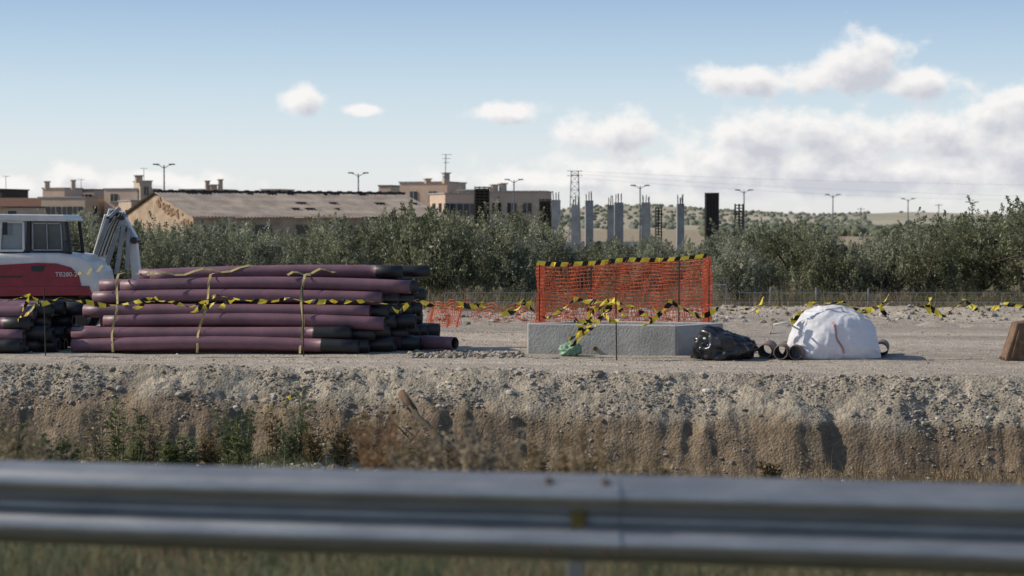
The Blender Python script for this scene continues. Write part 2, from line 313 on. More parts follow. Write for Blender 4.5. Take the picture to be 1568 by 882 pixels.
for i,t in enumerate([-7.77,-3.77,.23,4.23,8.23]):
    p=railpt(t); pm=MB(); pm.box((p.x,p.y+.13,ztop-.85),(.06,.12,1.5)); pm.box((p.x,p.y+.04,ztop-.15),(.05,.1,.25)); pm.obj('post_%d'%i,[M_galv],gd,bevel=.006)
bm_=MB()
for t in (.13,.33):
    for c in (.285,.04):
        p=railpt(t); bm_.tube([(p.x,p.y-.04,ztop-.312+c),(p.x,p.y-.068 if c>.1 else p.y-.094,ztop-.312+c+.012)],.013,8)
bm_.obj('bolts',[M_rust],gd)
rf=MB(); p=railpt(.235); rf.box((p.x,p.y-.03,ztop-.16),(.05,.05,.075)); rf.obj('reflector',[mat('reflector_amber',(.22,.15,.03),(.14,.1,.02),5,.5)],gd,bevel=.006)
# ---------------------------------------------------------------- pipes
def pipe(mb,c0,c1,rad,bend,black=0.35,n=18,seg=16,blackL=0):
    c0=Vector(c0);c1=Vector(c1); L_=(c1-c0).length; T=[i/seg for i in range(seg+1)]
    tb=1-black/L_
    if black>0: T=sorted(T+[tb-.0005,tb+.0005])
    t=(c1-c0).normalized(); side=t.cross(Vector((0,0,1))).normalized(); up=side.cross(t)
    def P(q): return c0.lerp(c1,q)+up*bend[0]*math.sin(math.pi*q)+side*bend[1]*math.sin(2*math.pi*q)
    rr=[rad*(1.05 if (black>0 and q>tb) else 1) for q in T]
    V=[];
    for q,R in zip(T,rr):
        p=P(q); V+= [p+(side*math.cos(a)+up*math.sin(a))*R for a in [2*math.pi*k/n for k in range(n)]]
    for q,R in zip((1,.93,0,.07),(rad*.86,rad*.86,rad*.88,rad*.88)):
        p=P(q); V+= [p+(side*math.cos(a)+up*math.sin(a))*R for a in [2*math.pi*k/n for k in range(n)]]
    nt_=len(T); base=len(mb.v); mb.v.extend([tuple(q) for q in V])
    def ring(i,j,mi,flip=False):
        for k in range(n):
            f=(base+i*n+k,base+j*n+k,base+j*n+(k+1)%n,base+i*n+(k+1)%n)
            mb.f.append(f if not flip else f[::-1]); mb.m.append(mi)
    for i in range(nt_-1):
        mid=(T[i]+T[i+1])/2; ring(i,i+1,1 if (black>0 and mid>tb-.0002) else 0)
    ring(nt_-1,nt_,1 if black>0 else 0); ring(nt_,nt_+1,1); ring(nt_+2,0,0); ring(nt_+3,nt_+2,1)
def stack(name,xl,yf,rows,rad,length,jit,yaw,blackp,seed,depthn,bs=.9):
    e=empty(name); rr=random.Random(seed); k=0
    for r_ in range(rows):
        nrow=depthn-r_
        for j in range(nrow):
            y0=yf+rad+(r_*rad)+j*2*rad*1.01; z0=rad+r_*rad*1.72
            back=j/max(1,depthn-1)
            sh=rr.uniform(-jit,jit)+ back*bs + (.09*r_ if j==0 else .05*r_)
            x0=xl+sh; x1=x0+length+rr.uniform(-.2,.2)
            mb=MB(); bl=rr.choice([.35,.5,.7]) if rr.random()<(blackp if j else .45) else 0
            pipe(mb,(x0,y0+yaw+rr.uniform(-.02,.02),z0+rr.uniform(-.035,.02)),(x1,y0-yaw,z0+rr.uniform(-.035,.035)),rad*.985,(rr.uniform(-.06,.07)+.012,rr.uniform(-.03,.03)),bl)
            o=mb.obj('pipe_%d'%k,[M_purple,M_black],e,smooth=True); k+=1
    return e
D=37.2; PX=lambda px,d=D:(px-784)/F*d
ps=stack('pipe_stack',PX(118),37.0,6,.127,5.4,.26,.24,.97,3,10,1.35)
mb=MB()
for (xa,xb,yy_,zz,bl) in [(PX(215),PX(612),38.3,1.47,.5),(PX(190),PX(585),38.75,1.47,.4),(PX(230),PX(652),39.1,1.45,.7)]:
    pipe(mb,(xa,yy_,zz-.06),(xb,yy_-.25,zz+.03),.12,(.04,.03),bl)
mb.obj('top_pipes',[M_purple,M_black],ps,smooth=True)
mb=MB(); pipe(mb,(PX(560),38.9,.14),(PX(697,38),37.7,.15),.125,(0,0),0); mb.obj('ground_pipe',[M_purple,M_black],ps,smooth=True)
ps2=stack('pipe_stack',PX(-345),36.9,4,.128,4.75,.25,.15,1,9,8,.6)
def ribbon(mb,pts,wd,mi=0,normal_fn=None):
    pts=[Vector(p) for p in pts]; vs=[]
    for i,p in enumerate(pts):
        t=(pts[min(i+1,len(pts)-1)]-pts[max(i-1,0)]).normalized(); nrm=normal_fn(i) if normal_fn else Vector((0,-1,0))
        s_=t.cross(nrm).normalized()*wd/2; vs+=[p-s_,p+s_]
    return vs
for px,lean in ((172,0),(310,.16),(463,-.03)):
    x0=PX(px); mb=MB(); pts=[]
    yb=36.98 - .24*2*((x0-PX(118))/5.4-.5)
    for i in range(13):
        q=i/12; z=.02+1.36*q; y=yb+(.128*q*5.2); xx=x0+lean*(q-.5)*1.2+.03*math.sin(q*9+px)
        pts.append((xx,y-.05-.04*math.sin(q*math.pi),z))
    for i in range(8): pts.append((pts[12][0]+ .35*(i/8),yb+.75+i*.12,1.46+.02*math.sin(i)))
    vs=ribbon(mb,pts,.045,normal_fn=lambda i:Vector((.4*math.sin(i+px),-1,0)) if i<12 else Vector((0,-.2,1))); mb.add(vs,[(2*i,2*i+1,2*i+3,2*i+2) for i in range(len(pts)-1)])
    mb.obj('strap',[M_strap],ps)
mb=MB()
for (a,b_) in (((225,432),(395,440)),((440,446),(540,430)),((120,466),(160,452))):
    p0=at(a[0],a[1],37.6);p1=at(b_[0],b_[1],38.2); p0.z=max(p0.z,1.45);p1.z=max(p1.z,1.58)
    pts=[p0.lerp(p1,i/12)+Vector((0,0,.05*math.sin(i*1.3))) for i in range(13)]
    vs=ribbon(mb,pts,.06,normal_fn=lambda i:Vector((0,-.6,.8))); mb.add(vs,[(2*i,2*i+1,2*i+3,2*i+2) for i in range(12)])
mb.obj('slack_straps',[M_strap],ps)
# ---------------------------------------------------------------- tape
def tape(name,ctrl,d,wd=.10,twist=1.0,seed=0,stripe=.13,sag=.12,parent=None,pinch=.85):
    rr=random.Random(seed); P=[at(a,b_,d+rr.uniform(-.1,.1)) for a,b_ in ctrl]; pts=[]
    for a,b_ in zip(P[:-1],P[1:]):
        Ls=(b_-a).length; n_=max(4,int(Ls/.028)); sg=sag*Ls*rr.uniform(.3,1.3)
        for i in range(n_):
            q=i/n_; pts.append(a.lerp(b_,q)-Vector((0,0,sg*4*q*(1-q)))+Vector((0,.05*math.sin(i*.21+seed),0)))
    pts.append(P[-1]); mb=MB(); ang=rr.uniform(0,3); acc=0; vs=[]; ms=[]
    rate=0
    for i,p in enumerate(pts):
        t=(pts[min(i+1,len(pts)-1)]-pts[max(i-1,0)]).normalized()
        if i%6==0: rate=rr.uniform(-1,1)*.42*twist
        ang+=rate
        if i: acc+=(p-pts[i-1]).length
        nn_=mn.noise(Vector((acc*1.9,seed*3.7,0)))*2.2+.35; wf=1-pinch*(1-min(1,max(0,nn_))) if twist>.5 else 1
        a=t.cross(Vector((0,1,0))).normalized(); b_=a.cross(t); w_=(a*math.cos(ang)+b_*math.sin(ang))*wd/2*wf
        sl=t*(.03 if twist==0 else .02); vs+=[p-w_-sl,p+w_+sl]; ms.append(1 if (acc%stripe)>stripe*.56 else 0)
    for i in range(len(pts)-1): mb.add([vs[2*i],vs[2*i+1],vs[2*i+3],vs[2*i+2]],[(0,1,2,3)],ms[i])
    return mb.obj(name,[M_yel,M_blk],parent)
bt=empty('barrier_tape')
tape('tape_run',[(-60,450),(0,462),(45,452),(62,466),(92,455),(128,462),(165,468),(228,458),(262,462),(292,470),(330,452),(400,462),(440,456),(515,461),(560,460),(600,466),(640,458),(668,470),(700,470),(742,461),(766,478),(800,460),(838,488),(880,458),(938,460)],36.0,seed=1,parent=bt,sag=.05,stripe=.24,wd=.095)
tape('tape_run_right',[(938,460),(968,470),(1000,490),(1028,462),(1075,486),(1105,468),(1142,474),(1168,464),(1200,470),(1212,492),(1244,463),(1292,462),(1322,478),(1362,460),(1424,470),(1446,484),(1478,458),(1496,474),(1542,465),(1640,470)],35.6,seed=2,parent=bt,sag=.05,stripe=.24)
for k,c in enumerate([[(938,460),(925,485),(900,505),(872,528)],[(935,462),(910,475),(890,500),(884,515)],[(940,458),(915,490),(880,490),(905,512)],[(930,460),(900,470),(905,495),(870,520)],[(943,462),(955,480),(935,492),(920,470)]]):
    tape('tape_bundle_%d'%k,c,35.5-.05*k,seed=20+k,parent=bt,wd=.12,stripe=.24,pinch=.5)
for k,(c,d) in enumerate((([(45,452),(36,470),(28,490),(52,468)],36.2),([(1000,470),(1012,480),(985,498)],35.5),([(1244,463),(1225,480),(1208,500)],35.5),([(700,462),(735,466),(745,470)],36),([(768,480),(800,466),(815,462)],36.0),([(1424,455),(1420,470),(1426,480)],35.5),([(1168,455),(1160,475),(1166,488)],35.5),([(1362,450),(1350,470),(1358,482)],35.5),([(600,470),(610,478),(628,460)],36.0),([(292,478),(310,468),(330,462)],36.0),([(205,472),(222,462),(240,456)],36.0),([(338,472),(346,462),(360,458)],36.0))):
    tape('tape_tail_%d'%k,c,d,seed=31+k,parent=bt,stripe=.24,pinch=.3)
tape('tape_scrap',[(432,616),(448,606),(462,610),(476,600)],31.6,seed=36,parent=bt,sag=.02)
wr=MB()
wr.tube([(-12,36.3,1.0),(PX(67,36.3),36.3,1.02),(PX(463,36.2),36.2,1.04),(PX(943,35.5),35.5,1.04),(PX(1300,35.6),35.6,1.05),(12,35.6,1.04)],.004,4)
wr.obj('support_wire',[M_rebar],bt)
for k,(px,d,py) in enumerate(((67,36.3,440),(463,36.2,438),(943,35.45,450))):
    p=at(px,py,d); mb=MB(); mb.tube([(p.x+.02,d,-.1),(p.x,d,p.z)],.011,6); o=mb.obj('steel_stake',[M_rebar])
# ---------------------------------------------------------------- nets
def net(cols,rows,cell,wd,fn,nm,par):
    mb=MB(); w2=wd/2
    for i in range(cols+1):
        for j in range(rows):
            a=fn(i*cell[0],j*cell[1]);b_=fn(i*cell[0],(j+1)*cell[1]); mb.add([a-Vector((w2,0,0)),a+Vector((w2,0,0)),b_+Vector((w2,0,0)),b_-Vector((w2,0,0))],[(0,1,2,3)])
    for j in range(rows+1):
        for i in range(cols):
            a=fn(i*cell[0],j*cell[1]);b_=fn((i+1)*cell[0],j*cell[1]); h=Vector((0,0,w2)); mb.add([a-h,b_-h,b_+h,a+h],[(0,1,2,3)])
    return mb.obj(nm,[M_net],par)
on=empty('orange_safety_net')
A=at(826,404,39.6);B=at(1086,392,39.9); W_=(B-A).length
def mkfn(A,B,H,sd,sagk=.03):
    Lt=(B-A); Wd=Lt.length
    def fn(u,v):
        q=u/Wd; p=A.lerp(B,min(q,1)) ; top=p.z-sagk*math.sin(q*math.pi*3)**2
        z=top-v*(1+.03*math.sin(q*20+sd)); off=.09*math.sin(u*7+sd+v*2)+.06*math.sin(u*17+v*4+sd)+.12*(v/H)*math.sin(u*2.5+sd)
        return Vector((p.x+.05*math.sin(v*7+sd+u*5)+.03*math.sin(u*13+v*2),p.y+off,max(z,.02)))
    return fn
H=1.5; cel=(.062,.075)
fn=mkfn(A,B,H,1); net(int(W_/cel[0]),int(H/cel[1]),cel,.012,fn,'front_panel',on)
A2=at(830,404,42.2);B2=at(1080,398,42.6); fn=mkfn(A2,B2,H,4); net(int((B2-A2).length/cel[0]),int(H/cel[1]),cel,.010,fn,'back_panel',on)
fn=mkfn(A,A2,H,2); net(int((A2-A).length/cel[0]),19,cel,.012,fn,'left_panel',on)
fn=mkfn(B,B2,H,3); net(int((B2-B).length/cel[0]),19,cel,.012,fn,'right_panel',on)
tape('top_tape',[(822,402),(850,405),(905,403),(960,397),(1010,398),(1083,391)],39.5,seed=5,twist=.12,wd=.09,stripe=.28,sag=.01,parent=on)
pm=MB()
for p in (A,B,A2,B2,at(905,400,39.7),at(1040,392,39.8)): pm.tube([(p.x,p.y+.04,-.1),(p.x,p.y+.04,p.z+.05)],.014,6)
pm.obj('net_stakes',[M_rebar],on)
on2=empty('orange_safety_net')
A3=at(655,464,45);B3=at(712,456,44); fn=mkfn(A3,B3,.6,8,.1); net(int((B3-A3).length/.05),9,(.05,.06),.015,fn,'bunched_panel',on2)
A3=at(712,462,44);B3=at(832,466,43.5); fn=mkfn(A3,B3,.3,6,.10); net(int((B3-A3).length/.07),5,(.07,.07),.011,fn,'slumped_panel',on2)
# ---------------------------------------------------------------- concrete chamber
cb_=empty('concrete_chamber')
pL=at(808,0,36.95);pC=at(1036,0,36.3);pR=at(1108,0,37.3)
def wall(a,b_,th,h,nm):
    a=Vector((a.x,a.y,0));b_=Vector((b_.x,b_.y,0)); t=(b_-a).normalized(); nn=Vector((-t.y,t.x,0)); mb=MB()
    q=[a,b_,b_+nn*th,a+nn*th]; vs=[Vector((p.x,p.y,-.05)) for p in q]+[Vector((p.x,p.y,h)) for p in q]
    mb.add(vs,[(0,3,2,1),(4,5,6,7),(0,1,5,4),(1,2,6,5),(2,3,7,6),(3,0,4,7)]); o=mb.obj(nm,[M_conc],cb_,bevel=.02)
wall(pL,pC-Vector((.006,0,0)),.18,.565,'front_wall')
wall(pC+Vector((.012,0.006,0)),pR,.18,.555,'right_wall')
bk=pR+(pL-pC)
wall(bk+Vector((.2,.1,0)),pR+Vector((-.2,.02,0)),.17,.56,'back_wall')
wall(pL+Vector((.09,.2,0)),bk+Vector((.09,-.05,0)),.17,.557,'left_wall')
mb=MB(); p=at(912,530,36.5); mb.tube([(p.x,36.8,.12),(p.x,36.6,.12)],.04,10); mb.obj('lifting_eye',[M_rust],cb_)
# ---------------------------------------------------------------- bags
def lump(name,c,r3,sub,amp,freq,seed,m,power=2.0,parent=None,fold=0,shape=None):
    bm=bmesh.new(); bmesh.ops.create_icosphere(bm,subdivisions=sub,radius=1)
    for v in bm.verts:
        p=v.co.copy(); l=(abs(p.x)**power+abs(p.y)**power+abs(p.z)**power)**(1/power); p=p/l
        q=v.co*freq+Vector((seed,seed*2,0)); d=mn.fractal(q,.9,2.1,3)*amp
        if fold: d+=fold*(abs(mn.noise(Vector((q.x*1.3,q.y*1.3,q.z*.8))*1.3))-.25)*-1
        p=p*(1+d)
        if shape: p=shape(p)
        v.co=Vector((p.x*r3[0],p.y*r3[1],p.z*r3[2]))+Vector(c)
        if v.co.z<.01: v.co.z=.01-.02*random.random()
    me=bpy.data.meshes.new(name); bm.to_mesh(me); bm.free(); me.polygons.foreach_set('use_smooth',[True]*len(me.polygons)); me.materials.append(m)
    o=bpy.data.objects.new(name,me); link(o,parent); return o
# woven sack: taut facets between folds (intersection of slack cloth planes)
bbx=empty('white_bulk_bag'); c=at(1280,515,35.6)
planes=[((0,-1,.10),.60),((.35,-.9,.25),.64),((-.55,-.75,.35),.62),((-1,-.1,.35),.70),((1,-.1,.12),.74),((.8,-.5,.35),.72),((.1,-.45,1),.53),((-.5,-.2,1),.54),((.55,-.1,1),.57),((.05,.3,1),.52),((0,1,.1),.6),((-.8,.5,.3),.7),((.8,.6,.3),.74),((-.75,-.5,-.1),.76),((.6,-.8,-.25),.80),((0,-1,-.5),.66),((0,0,-1),.5),((-.25,-.95,.7),.60),((.9,0,.75),.68)]
planes=[(Vector(n_).normalized(),h_) for n_,h_ in planes]
bm=bmesh.new(); bmesh.ops.create_icosphere(bm,subdivisions=6,radius=1); kk_=26.0
for v in bm.verts:
    dr_=v.co.normalized(); sacc=0
    for n_,h_ in planes:
        dt=dr_.dot(n_)
        if dt>.05: sacc+=(dt/h_)**kk_
    rad_=1/(sacc**(1/kk_)); p=dr_*rad_
    wv=mn.noise(Vector((p.x*5+p.z*3,p.y*4,p.z*6-p.x*2))); w2=1-abs(mn.noise(Vector((p.x*3.2-p.z*2.0+4,p.y*3,p.z*2.2+p.x*1.5))))*2
    p=p*(1+.03*wv+.075*max(0,w2-.55)+.012*mn.noise(p*16))
    v.co=Vector((c.x+p.x*1.02-.06*p.z,35.9+p.y,.42+p.z*.98))
    if v.co.z<.012: v.co.z=.012
me=bpy.data.meshes.new('bag_body'); bm.to_mesh(me); bm.free(); me.polygons.foreach_set('use_smooth',[True]*len(me.polygons)); me.materials.append(M_white); link(bpy.data.objects.new('bag_body',me),bbx)
mb=MB()
for (pts) in ([at(1262,486,35.6),at(1264,473,35.6),at(1288,471,35.6),at(1298,486,35.6)],[at(1228,507,35.4),at(1205,494,35.3),at(1186,497,35.3),at(1180,511,35.3),at(1204,509,35.4)]):
    mb.tube(pts,.018,6)
mb.obj('lifting_loops',[M_white],bbx,smooth=True)
mb=MB(); pts=[]
for i in range(10):
    pt=at(1274+2*math.sin(i)+i*2.0,492+i*5.5,35.3); pts.append(Vector((pt.x,35.9-.60-.03+ (.12 if i<1 else 0),pt.z)))
vs=ribbon(mb,pts,.035); mb.add(vs,[(2*i,2*i+1,2*i+3,2*i+2) for i in range(9)]); mb.obj('red_seam',[mat('seam_red',(.5,.25,.24),(.4,.2,.18),5,.8)],bbx)
def shb(p):
    q=Vector(p); q.z*=1-.35*q.x*.9 ; return q
c=at(1110,530,35.8); lump('black_plastic_bag',(c.x,35.7,.20),(.56,.42,.32),5,.2,1.4,9,M_bbag,2.2,None,.3,shb)
c=at(873,530,36.2); lump('green_plastic_bag',(c.x,36.35,.1),(.19,.16,.13),4,.4,2.2,5,mat('green_plastic',(.22,.42,.26),(.34,.5,.38),9,.4,trans=.3),2.2,None,.5)
sp_=empty('short_pipes')
for k,(px,py,d) in enumerate(((1172,540,35.6),(1196,542,35.3),(1219,541,35.3),(1350,536,35.9))):
    p=at(px,py,d); mb=MB(); pipe(mb,(p.x+.25,d+1.2,.135),(p.x,d,.135),.13,(0,0),0,n=20,seg=2); mb.obj('pipe_%d'%k,[mat('pipe_brown%d'%k,(.24,.17,.145),(.13,.095,.08),4,.7),M_black],sp_,smooth=True)
bu=empty('excavator_bucket'); b0=at(1540,553,34.9); mb=MB()
prf=[(0,.02),(.05,.0),(.5,.0),(.9,.15),(1.0,.5),(.9,.78),(.20,.68),(.14,.45),(.02,.10)]
n_=len(prf); vs=[(b0.x+a,34.9,z_) for a,z_ in prf]+[(b0.x+a,35.3,z_) for a,z_ in prf]
mb.add(vs,[tuple(range(n_)),tuple(range(n_,2*n_))[::-1]]+[(i,i+n_,(i+1)%n_+n_,(i+1)%n_) for i in range(n_)]); mb.obj('shell',[M_rust],bu,bevel=.03)
mb=MB()
for k in range(3): mb.box((b0.x+.02,34.97+k*.13,.05),(.08,.05,.04))
mb.box((b0.x+.5,34.885,.35),(.5,.02,.08)); mb.box((b0.x+.2,34.89,.30),(.05,.02,.5),M=Matrix.Rotation(.25,3,'Y')); mb.obj('teeth',[M_rust],bu,bevel=.008)
# ---------------------------------------------------------------- excavator
ex=empty('excavator'); DE=45.0
def prism(poly,d0,d1,name,m,bev=.03,smooth=False):
    vs=[at(a,b_,DE) for a,b_ in poly]; n_=len(vs); V_=[(p.x,d0,p.z) for p in vs]+[(p.x,d1,p.z) for p in vs]; mb=MB()
    mb.add(V_,[tuple(range(n_)),tuple(range(n_,2*n_))[::-1]]+[(i,i+n_,(i+1)%n_+n_,(i+1)%n_) for i in range(n_)]); o=mb.obj(name,[m],ex,bevel=bev)
    bm=bmesh.new(); bm.from_mesh(o.data); bmesh.ops.recalc_face_normals(bm,faces=bm.faces); bm.to_mesh(o.data); bm.free(); return o
prism([(-110,388),(60,386),(105,386),(135,390),(152,400),(160,416),(163,432),(158,447),(-110,447)],44.1,46.0,'upper_body',M_wpaint,.10)
prism([(-105,418),(-40,412),(0,405),(70,401),(100,402),(122,408),(134,420),(140,447),(-105,449)],44.07,44.13,'red_side_panel',M_rpaint,.012)
prism([(-20,436),(150,436),(152,450),(-20,452)],44.06,44.2,'red_lower_skirt',M_rpaint,.02)
prism([(62,406),(84,405),(80,414),(64,414)],44.055,44.1,'vent_grille',M_black,.005)
prism([(-60,421),(50,421),(50,423),(-60,423)],44.055,44.1,'panel_line',M_black,.0)
prism([(0,452),(130,452),(120,462),(10,462)],44.4,45.8,'turntable',M_black,.02)
mb=MB()
def fb(a,b_,wd,d0): mb.beam(at(a[0],a[1],DE)+Vector((0,d0-DE,0)),at(b_[0],b_[1],DE)+Vector((0,d0-DE,0)),.05,wd)
for dd in (44.2,45.5):
    for a,b_,wd in (((8,386),(12,334),.07),((56,387),(58,334),.09),((120,388),(114,336),.08),((10,333),(116,335),.07),((8,385),(120,387),.08)): fb(a,b_,wd,dd)
mb.obj('cab_frame',[M_black],ex,bevel=.01)
mb=MB()
for dd in (44.17,):
    for a,b_,wd in (((14,382),(17,340),.05),((50,382),(50,340),.05),((15,340),(50,340),.05),((14,383),(50,383),.05)): fb(a,b_,wd,dd)
mb.obj('door_frame',[M_wpaint],ex,bevel=.01)
prism([(4,334),(10,328),(112,329),(120,336),(118,339),(5,338)],44.1,45.6,'cab_roof',M_wpaint,.03)
gl=mat('cab_glass',(.08,.10,.11),(.04,.05,.055),.8,.08,spec=.7)
prism([(10,386),(13,336),(56,336),(56,386)],44.215,44.225,'door_glass',mat('cab_glass_light',(.30,.35,.36),(.22,.26,.27),.8,.1,spec=.7),0)
prism([(58,386),(58,337),(114,338),(119,386)],44.215,44.225,'rear_glass',gl,0)
mb=MB()
for a,b_,wd in (((64,381),(64,342),.025),((108,382),(106,342),.025),((64,342),(106,342),.025),((64,382),(109,382),.025),((86,382),(85,342),.02)): fb(a,b_,wd,44.19)
mb.obj('window_rubber',[M_gpaint],ex)
mb=MB(); mb.tube([at(98,388,44.1),at(98,372,44.1),at(104,366,44.1)],.015,6); mb.box(at(8,350,43.98),(.1,.05,.28)); mb.box(at(20,326,44.5),(.18,.12,.09)); mb.obj('mirror_and_lamp',[M_black],ex)
mb=MB()
def bb(a,b_,w_,h_,d=46.0,mi=0): mb.beam(at(a[0],a[1],d),at(b_[0],b_[1],d),w_,h_,mi)
bb((148,404),(170,330),.28,.26,46.1); bb((166,328),(190,334),.3,.28,46.1); bb((182,328),(206,372),.28,.25,46.1); bb((203,362),(210,430),.26,.20,46.1)
mb.obj('boom_arm',[M_wpaint],ex,bevel=.03)
mb=MB()
bb((146,390),(166,335),.08,.09,45.8,0); bb((182,350),(162,408),.11,.11,45.75,0); bb((168,333),(184,318),.08,.08,45.8,0)
bb((190,345),(178,420),.10,.10,45.8,0); bb((198,350),(194,412),.08,.09,45.85,0)
for a in ((176,326),(186,332),(206,368),(190,350),(168,336)): p=at(a[0],a[1],45.9); mb.tube([p-Vector((0,.12,0)),p+Vector((0,.4,0))],.08,12,1)
mb.obj('hydraulic_cylinders',[M_gpaint,M_black],ex,bevel=.008)
mb=MB()
for off in (0,6,12):
    pts=[at(150+off+i*4,395-off*.4-70*math.sin(i/9*1.5),45.65) for i in range(8)]; mb.tube(pts,.016,6)
mb.obj('hoses',[M_black],ex)
for j,yy_ in enumerate((44.15,45.6)):
    mb=MB(); cy=.38; x0=at(-70,0,DE).x;x1=at(120,0,DE).x; pts=[]
    for i in range(13): a=math.pi/2+math.pi*i/12; pts.append((x0+.38*math.cos(a),cy+.38*math.sin(a)))
    for i in range(13): a=-math.pi/2+math.pi*i/12; pts.append((x1+.38*math.cos(a),cy+.38*math.sin(a)))
    n_=len(pts); mb.add([(a,yy_,b_) for a,b_ in pts]+[(a,yy_+.45,b_) for a,b_ in pts],[tuple(range(n_)),tuple(range(n_,2*n_))[::-1]]+[(i,i+n_,(i+1)%n_+n_,(i+1)%n_) for i in range(n_)]); mb.obj('track_%d'%j,[M_black],ex,bevel=.02)
tx=bpy.data.curves.new('marking','FONT'); tx.body='TB280-2'; tx.size=.14; tx.extrude=.002; tx.materials.append(M_wpaint); to=bpy.data.objects.new('marking',tx); link(to,ex); p=at(84,422,44.03); to.location=(p.x,44.05,p.z-.02); to.rotation_euler=(math.pi/2,0,0)
# ---------------------------------------------------------------- olive trees
def olive(seed):
    r=np.random.RandomState(seed); rr=random.Random(seed); mb=MB()
    base=Vector((0,0,-.1)); fork=Vector((rr.uniform(-.1,.1),rr.uniform(-.1,.1),.4)); mb.tube([base,fork*.5,fork],[.17,.13,.12],8)
    cents=[];dirs=[]
    lobes=[(Vector((rr.uniform(-.85,.85),rr.uniform(-.8,.8),rr.uniform(.75,1.95))),rr.uniform(.42,.7)) for _ in range(10)]+[(Vector((rr.uniform(-.9,.9),rr.uniform(-.9,-.3),rr.uniform(.5,.8))),.5) for _ in range(2)]
    for lc,lr in lobes:
        mid=fork.lerp(lc,.5)+Vector((rr.uniform(-.1,.1),rr.uniform(-.1,.1),-.08)); mb.tube([fork,mid,lc],[.07,.045,.02],6)
        for k in range(14):
            d=Vector((rr.gauss(0,1),rr.gauss(0,1),rr.gauss(.2,1))).normalized(); p=lc+d*lr*rr.uniform(.5,1.0)
            if p.z<.15: continue
            cents.append(p); dd=(d*.55+Vector((0,0,.95 if rr.random()<.8 else -.5))+Vector((rr.gauss(0,.25),rr.gauss(0,.25),0))).normalized(); dirs.append(dd)
            if rr.random()<.3: mb.tube([lc,p],[.015,.008],4,caps=False)
    nb=len(mb.f)
    cen=np.array([c[:] for c in cents]); dr=np.array([c[:] for c in dirs]); nl=85; nC=len(cen)
    tl=r.uniform(.3,.85,nC); t=r.rand(nC,nl)
    pos=cen[:,None]+dr[:,None]*(t*tl[:,None])[...,None]+r.normal(0,1,(nC,nl,3))*(.12*(1.1-t))[...,None]
    pos=pos.reshape(-1,3); ld=(np.repeat(dr,nl,0)*.9+r.normal(0,.6,(nC*nl,3))); ld/=np.linalg.norm(ld,axis=1)[:,None]
    sd=np.cross(ld,r.normal(0,1,ld.shape)); sd/=np.linalg.norm(sd,axis=1)[:,None]
    L_=r.uniform(.07,.13,len(pos))[:,None]; Wd=r.uniform(.012,.021,len(pos))[:,None]
    a=pos-ld*L_/2;b_=pos+ld*L_/2
    V=np.stack([a,pos+sd*Wd,b_,pos-sd*Wd],1).reshape(-1,3)
    shade=np.repeat(r.rand(nC)**1.3*.7,nl)
    base=len(mb.v); verts=mb.v+V.tolist(); q=(np.arange(len(pos)*4).reshape(-1,4)+base).tolist(); me=bpy.data.meshes.new('olive_tree')
    me.from_pydata(verts,[],mb.f+q); me.materials.append(M_bark);me.materials.append(M_olive)
    me.polygons.foreach_set('material_index',[0]*nb+[1]*len(q)); at_=me.attributes.new('shade','FLOAT','FACE'); at_.data.foreach_set('value',np.concatenate([np.zeros(nb),shade]).astype(np.float32)); me.update()
    top=np.percentile(V[:,2],99.5); return me,top
OL=[olive(100+i) for i in range(7)]
tpx=[-300,0,120,200,300,420,520,600,650,700,760,830,862,900,1000,1090,1125,1200,1300,1400,1470,1530,1568,1900]
tpy=[333,333,328,343,340,347,340,332,319,327,319,331,353,364,364,364,345,334,342,338,332,322,315,318]
rt=random.Random(5)
for row,(d,spx,lo) in enumerate(((56,2.8,14),(59.5,2.6,4),(64,2.8,0),(70,3.2,0),(78,3.8,3))):
    half=d*.29; x_=-half+rt.uniform(0,1.5)
    while x_<half:
        dd=d+rt.uniform(-.9,.9); px=784+x_/dd*F; yt=np.interp(px,tpx,tpy)+lo*rt.uniform(.2,1.8)+rt.uniform(-8,12)
        zt=CZ+(HY-yt)/F*dd; me_,top=rt.choice(OL); o=bpy.data.objects.new('olive_tree',me_); link(o); s_=zt/top
        o.location=(x_,dd,0); o.rotation_euler=(0,0,rt.uniform(0,6.28)); o.scale=(s_*rt.uniform(.9,1.25),s_*rt.uniform(.95,1.2),s_)
        x_+=spx*rt.uniform(.75,1.2)
# ---------------------------------------------------------------- grasses
def blades(name,pos,h,wd,lean,m,seed,seg=3,parent=None):
    r=np.random.RandomState(seed); n=len(pos); a=r.rand(n)*6.28; dirv=np.stack([np.cos(a),np.sin(a),0*a],1); ln=(r.rand(n)*lean)[:,None]; b_=r.rand(n)*6.28
    side=np.stack([np.cos(b_),np.sin(b_)*.4,0*b_],1)
    rows=[]
    for k in range(seg+1):
        q=k/seg; c=pos+dirv*ln*(q**1.8)*h[:,None]+np.array([0,0,1])*(q*(1-.25*ln*q))*h[:,None]; ww=wd[:,None]*(1-q*.9)/2
        rows+= [c-side*ww,c+side*ww]
    V=np.stack(rows,1); k=2*(seg+1); V=V.reshape(-1,3)
    base=np.arange(n)*k
    Fq=np.concatenate([np.stack([base+2*j,base+2*j+1,base+2*j+3,base+2*j+2],1) for j in range(seg)],0)
    me=bpy.data.meshes.new(name); me.from_pydata(V.tolist(),[],Fq.tolist()); me.materials.append(m)
    cl=r.rand(n)*.6; at_=me.attributes.new('shade','FLOAT','FACE'); at_.data.foreach_set('value',np.tile(cl,seg).astype(np.float32))
    o=bpy.data.objects.new(name,me); link(o,parent); return o
def gpos(x_,y_): return np.stack([x_,y_,ground_z(x_,y_)],1)
r=np.random.RandomState(50)
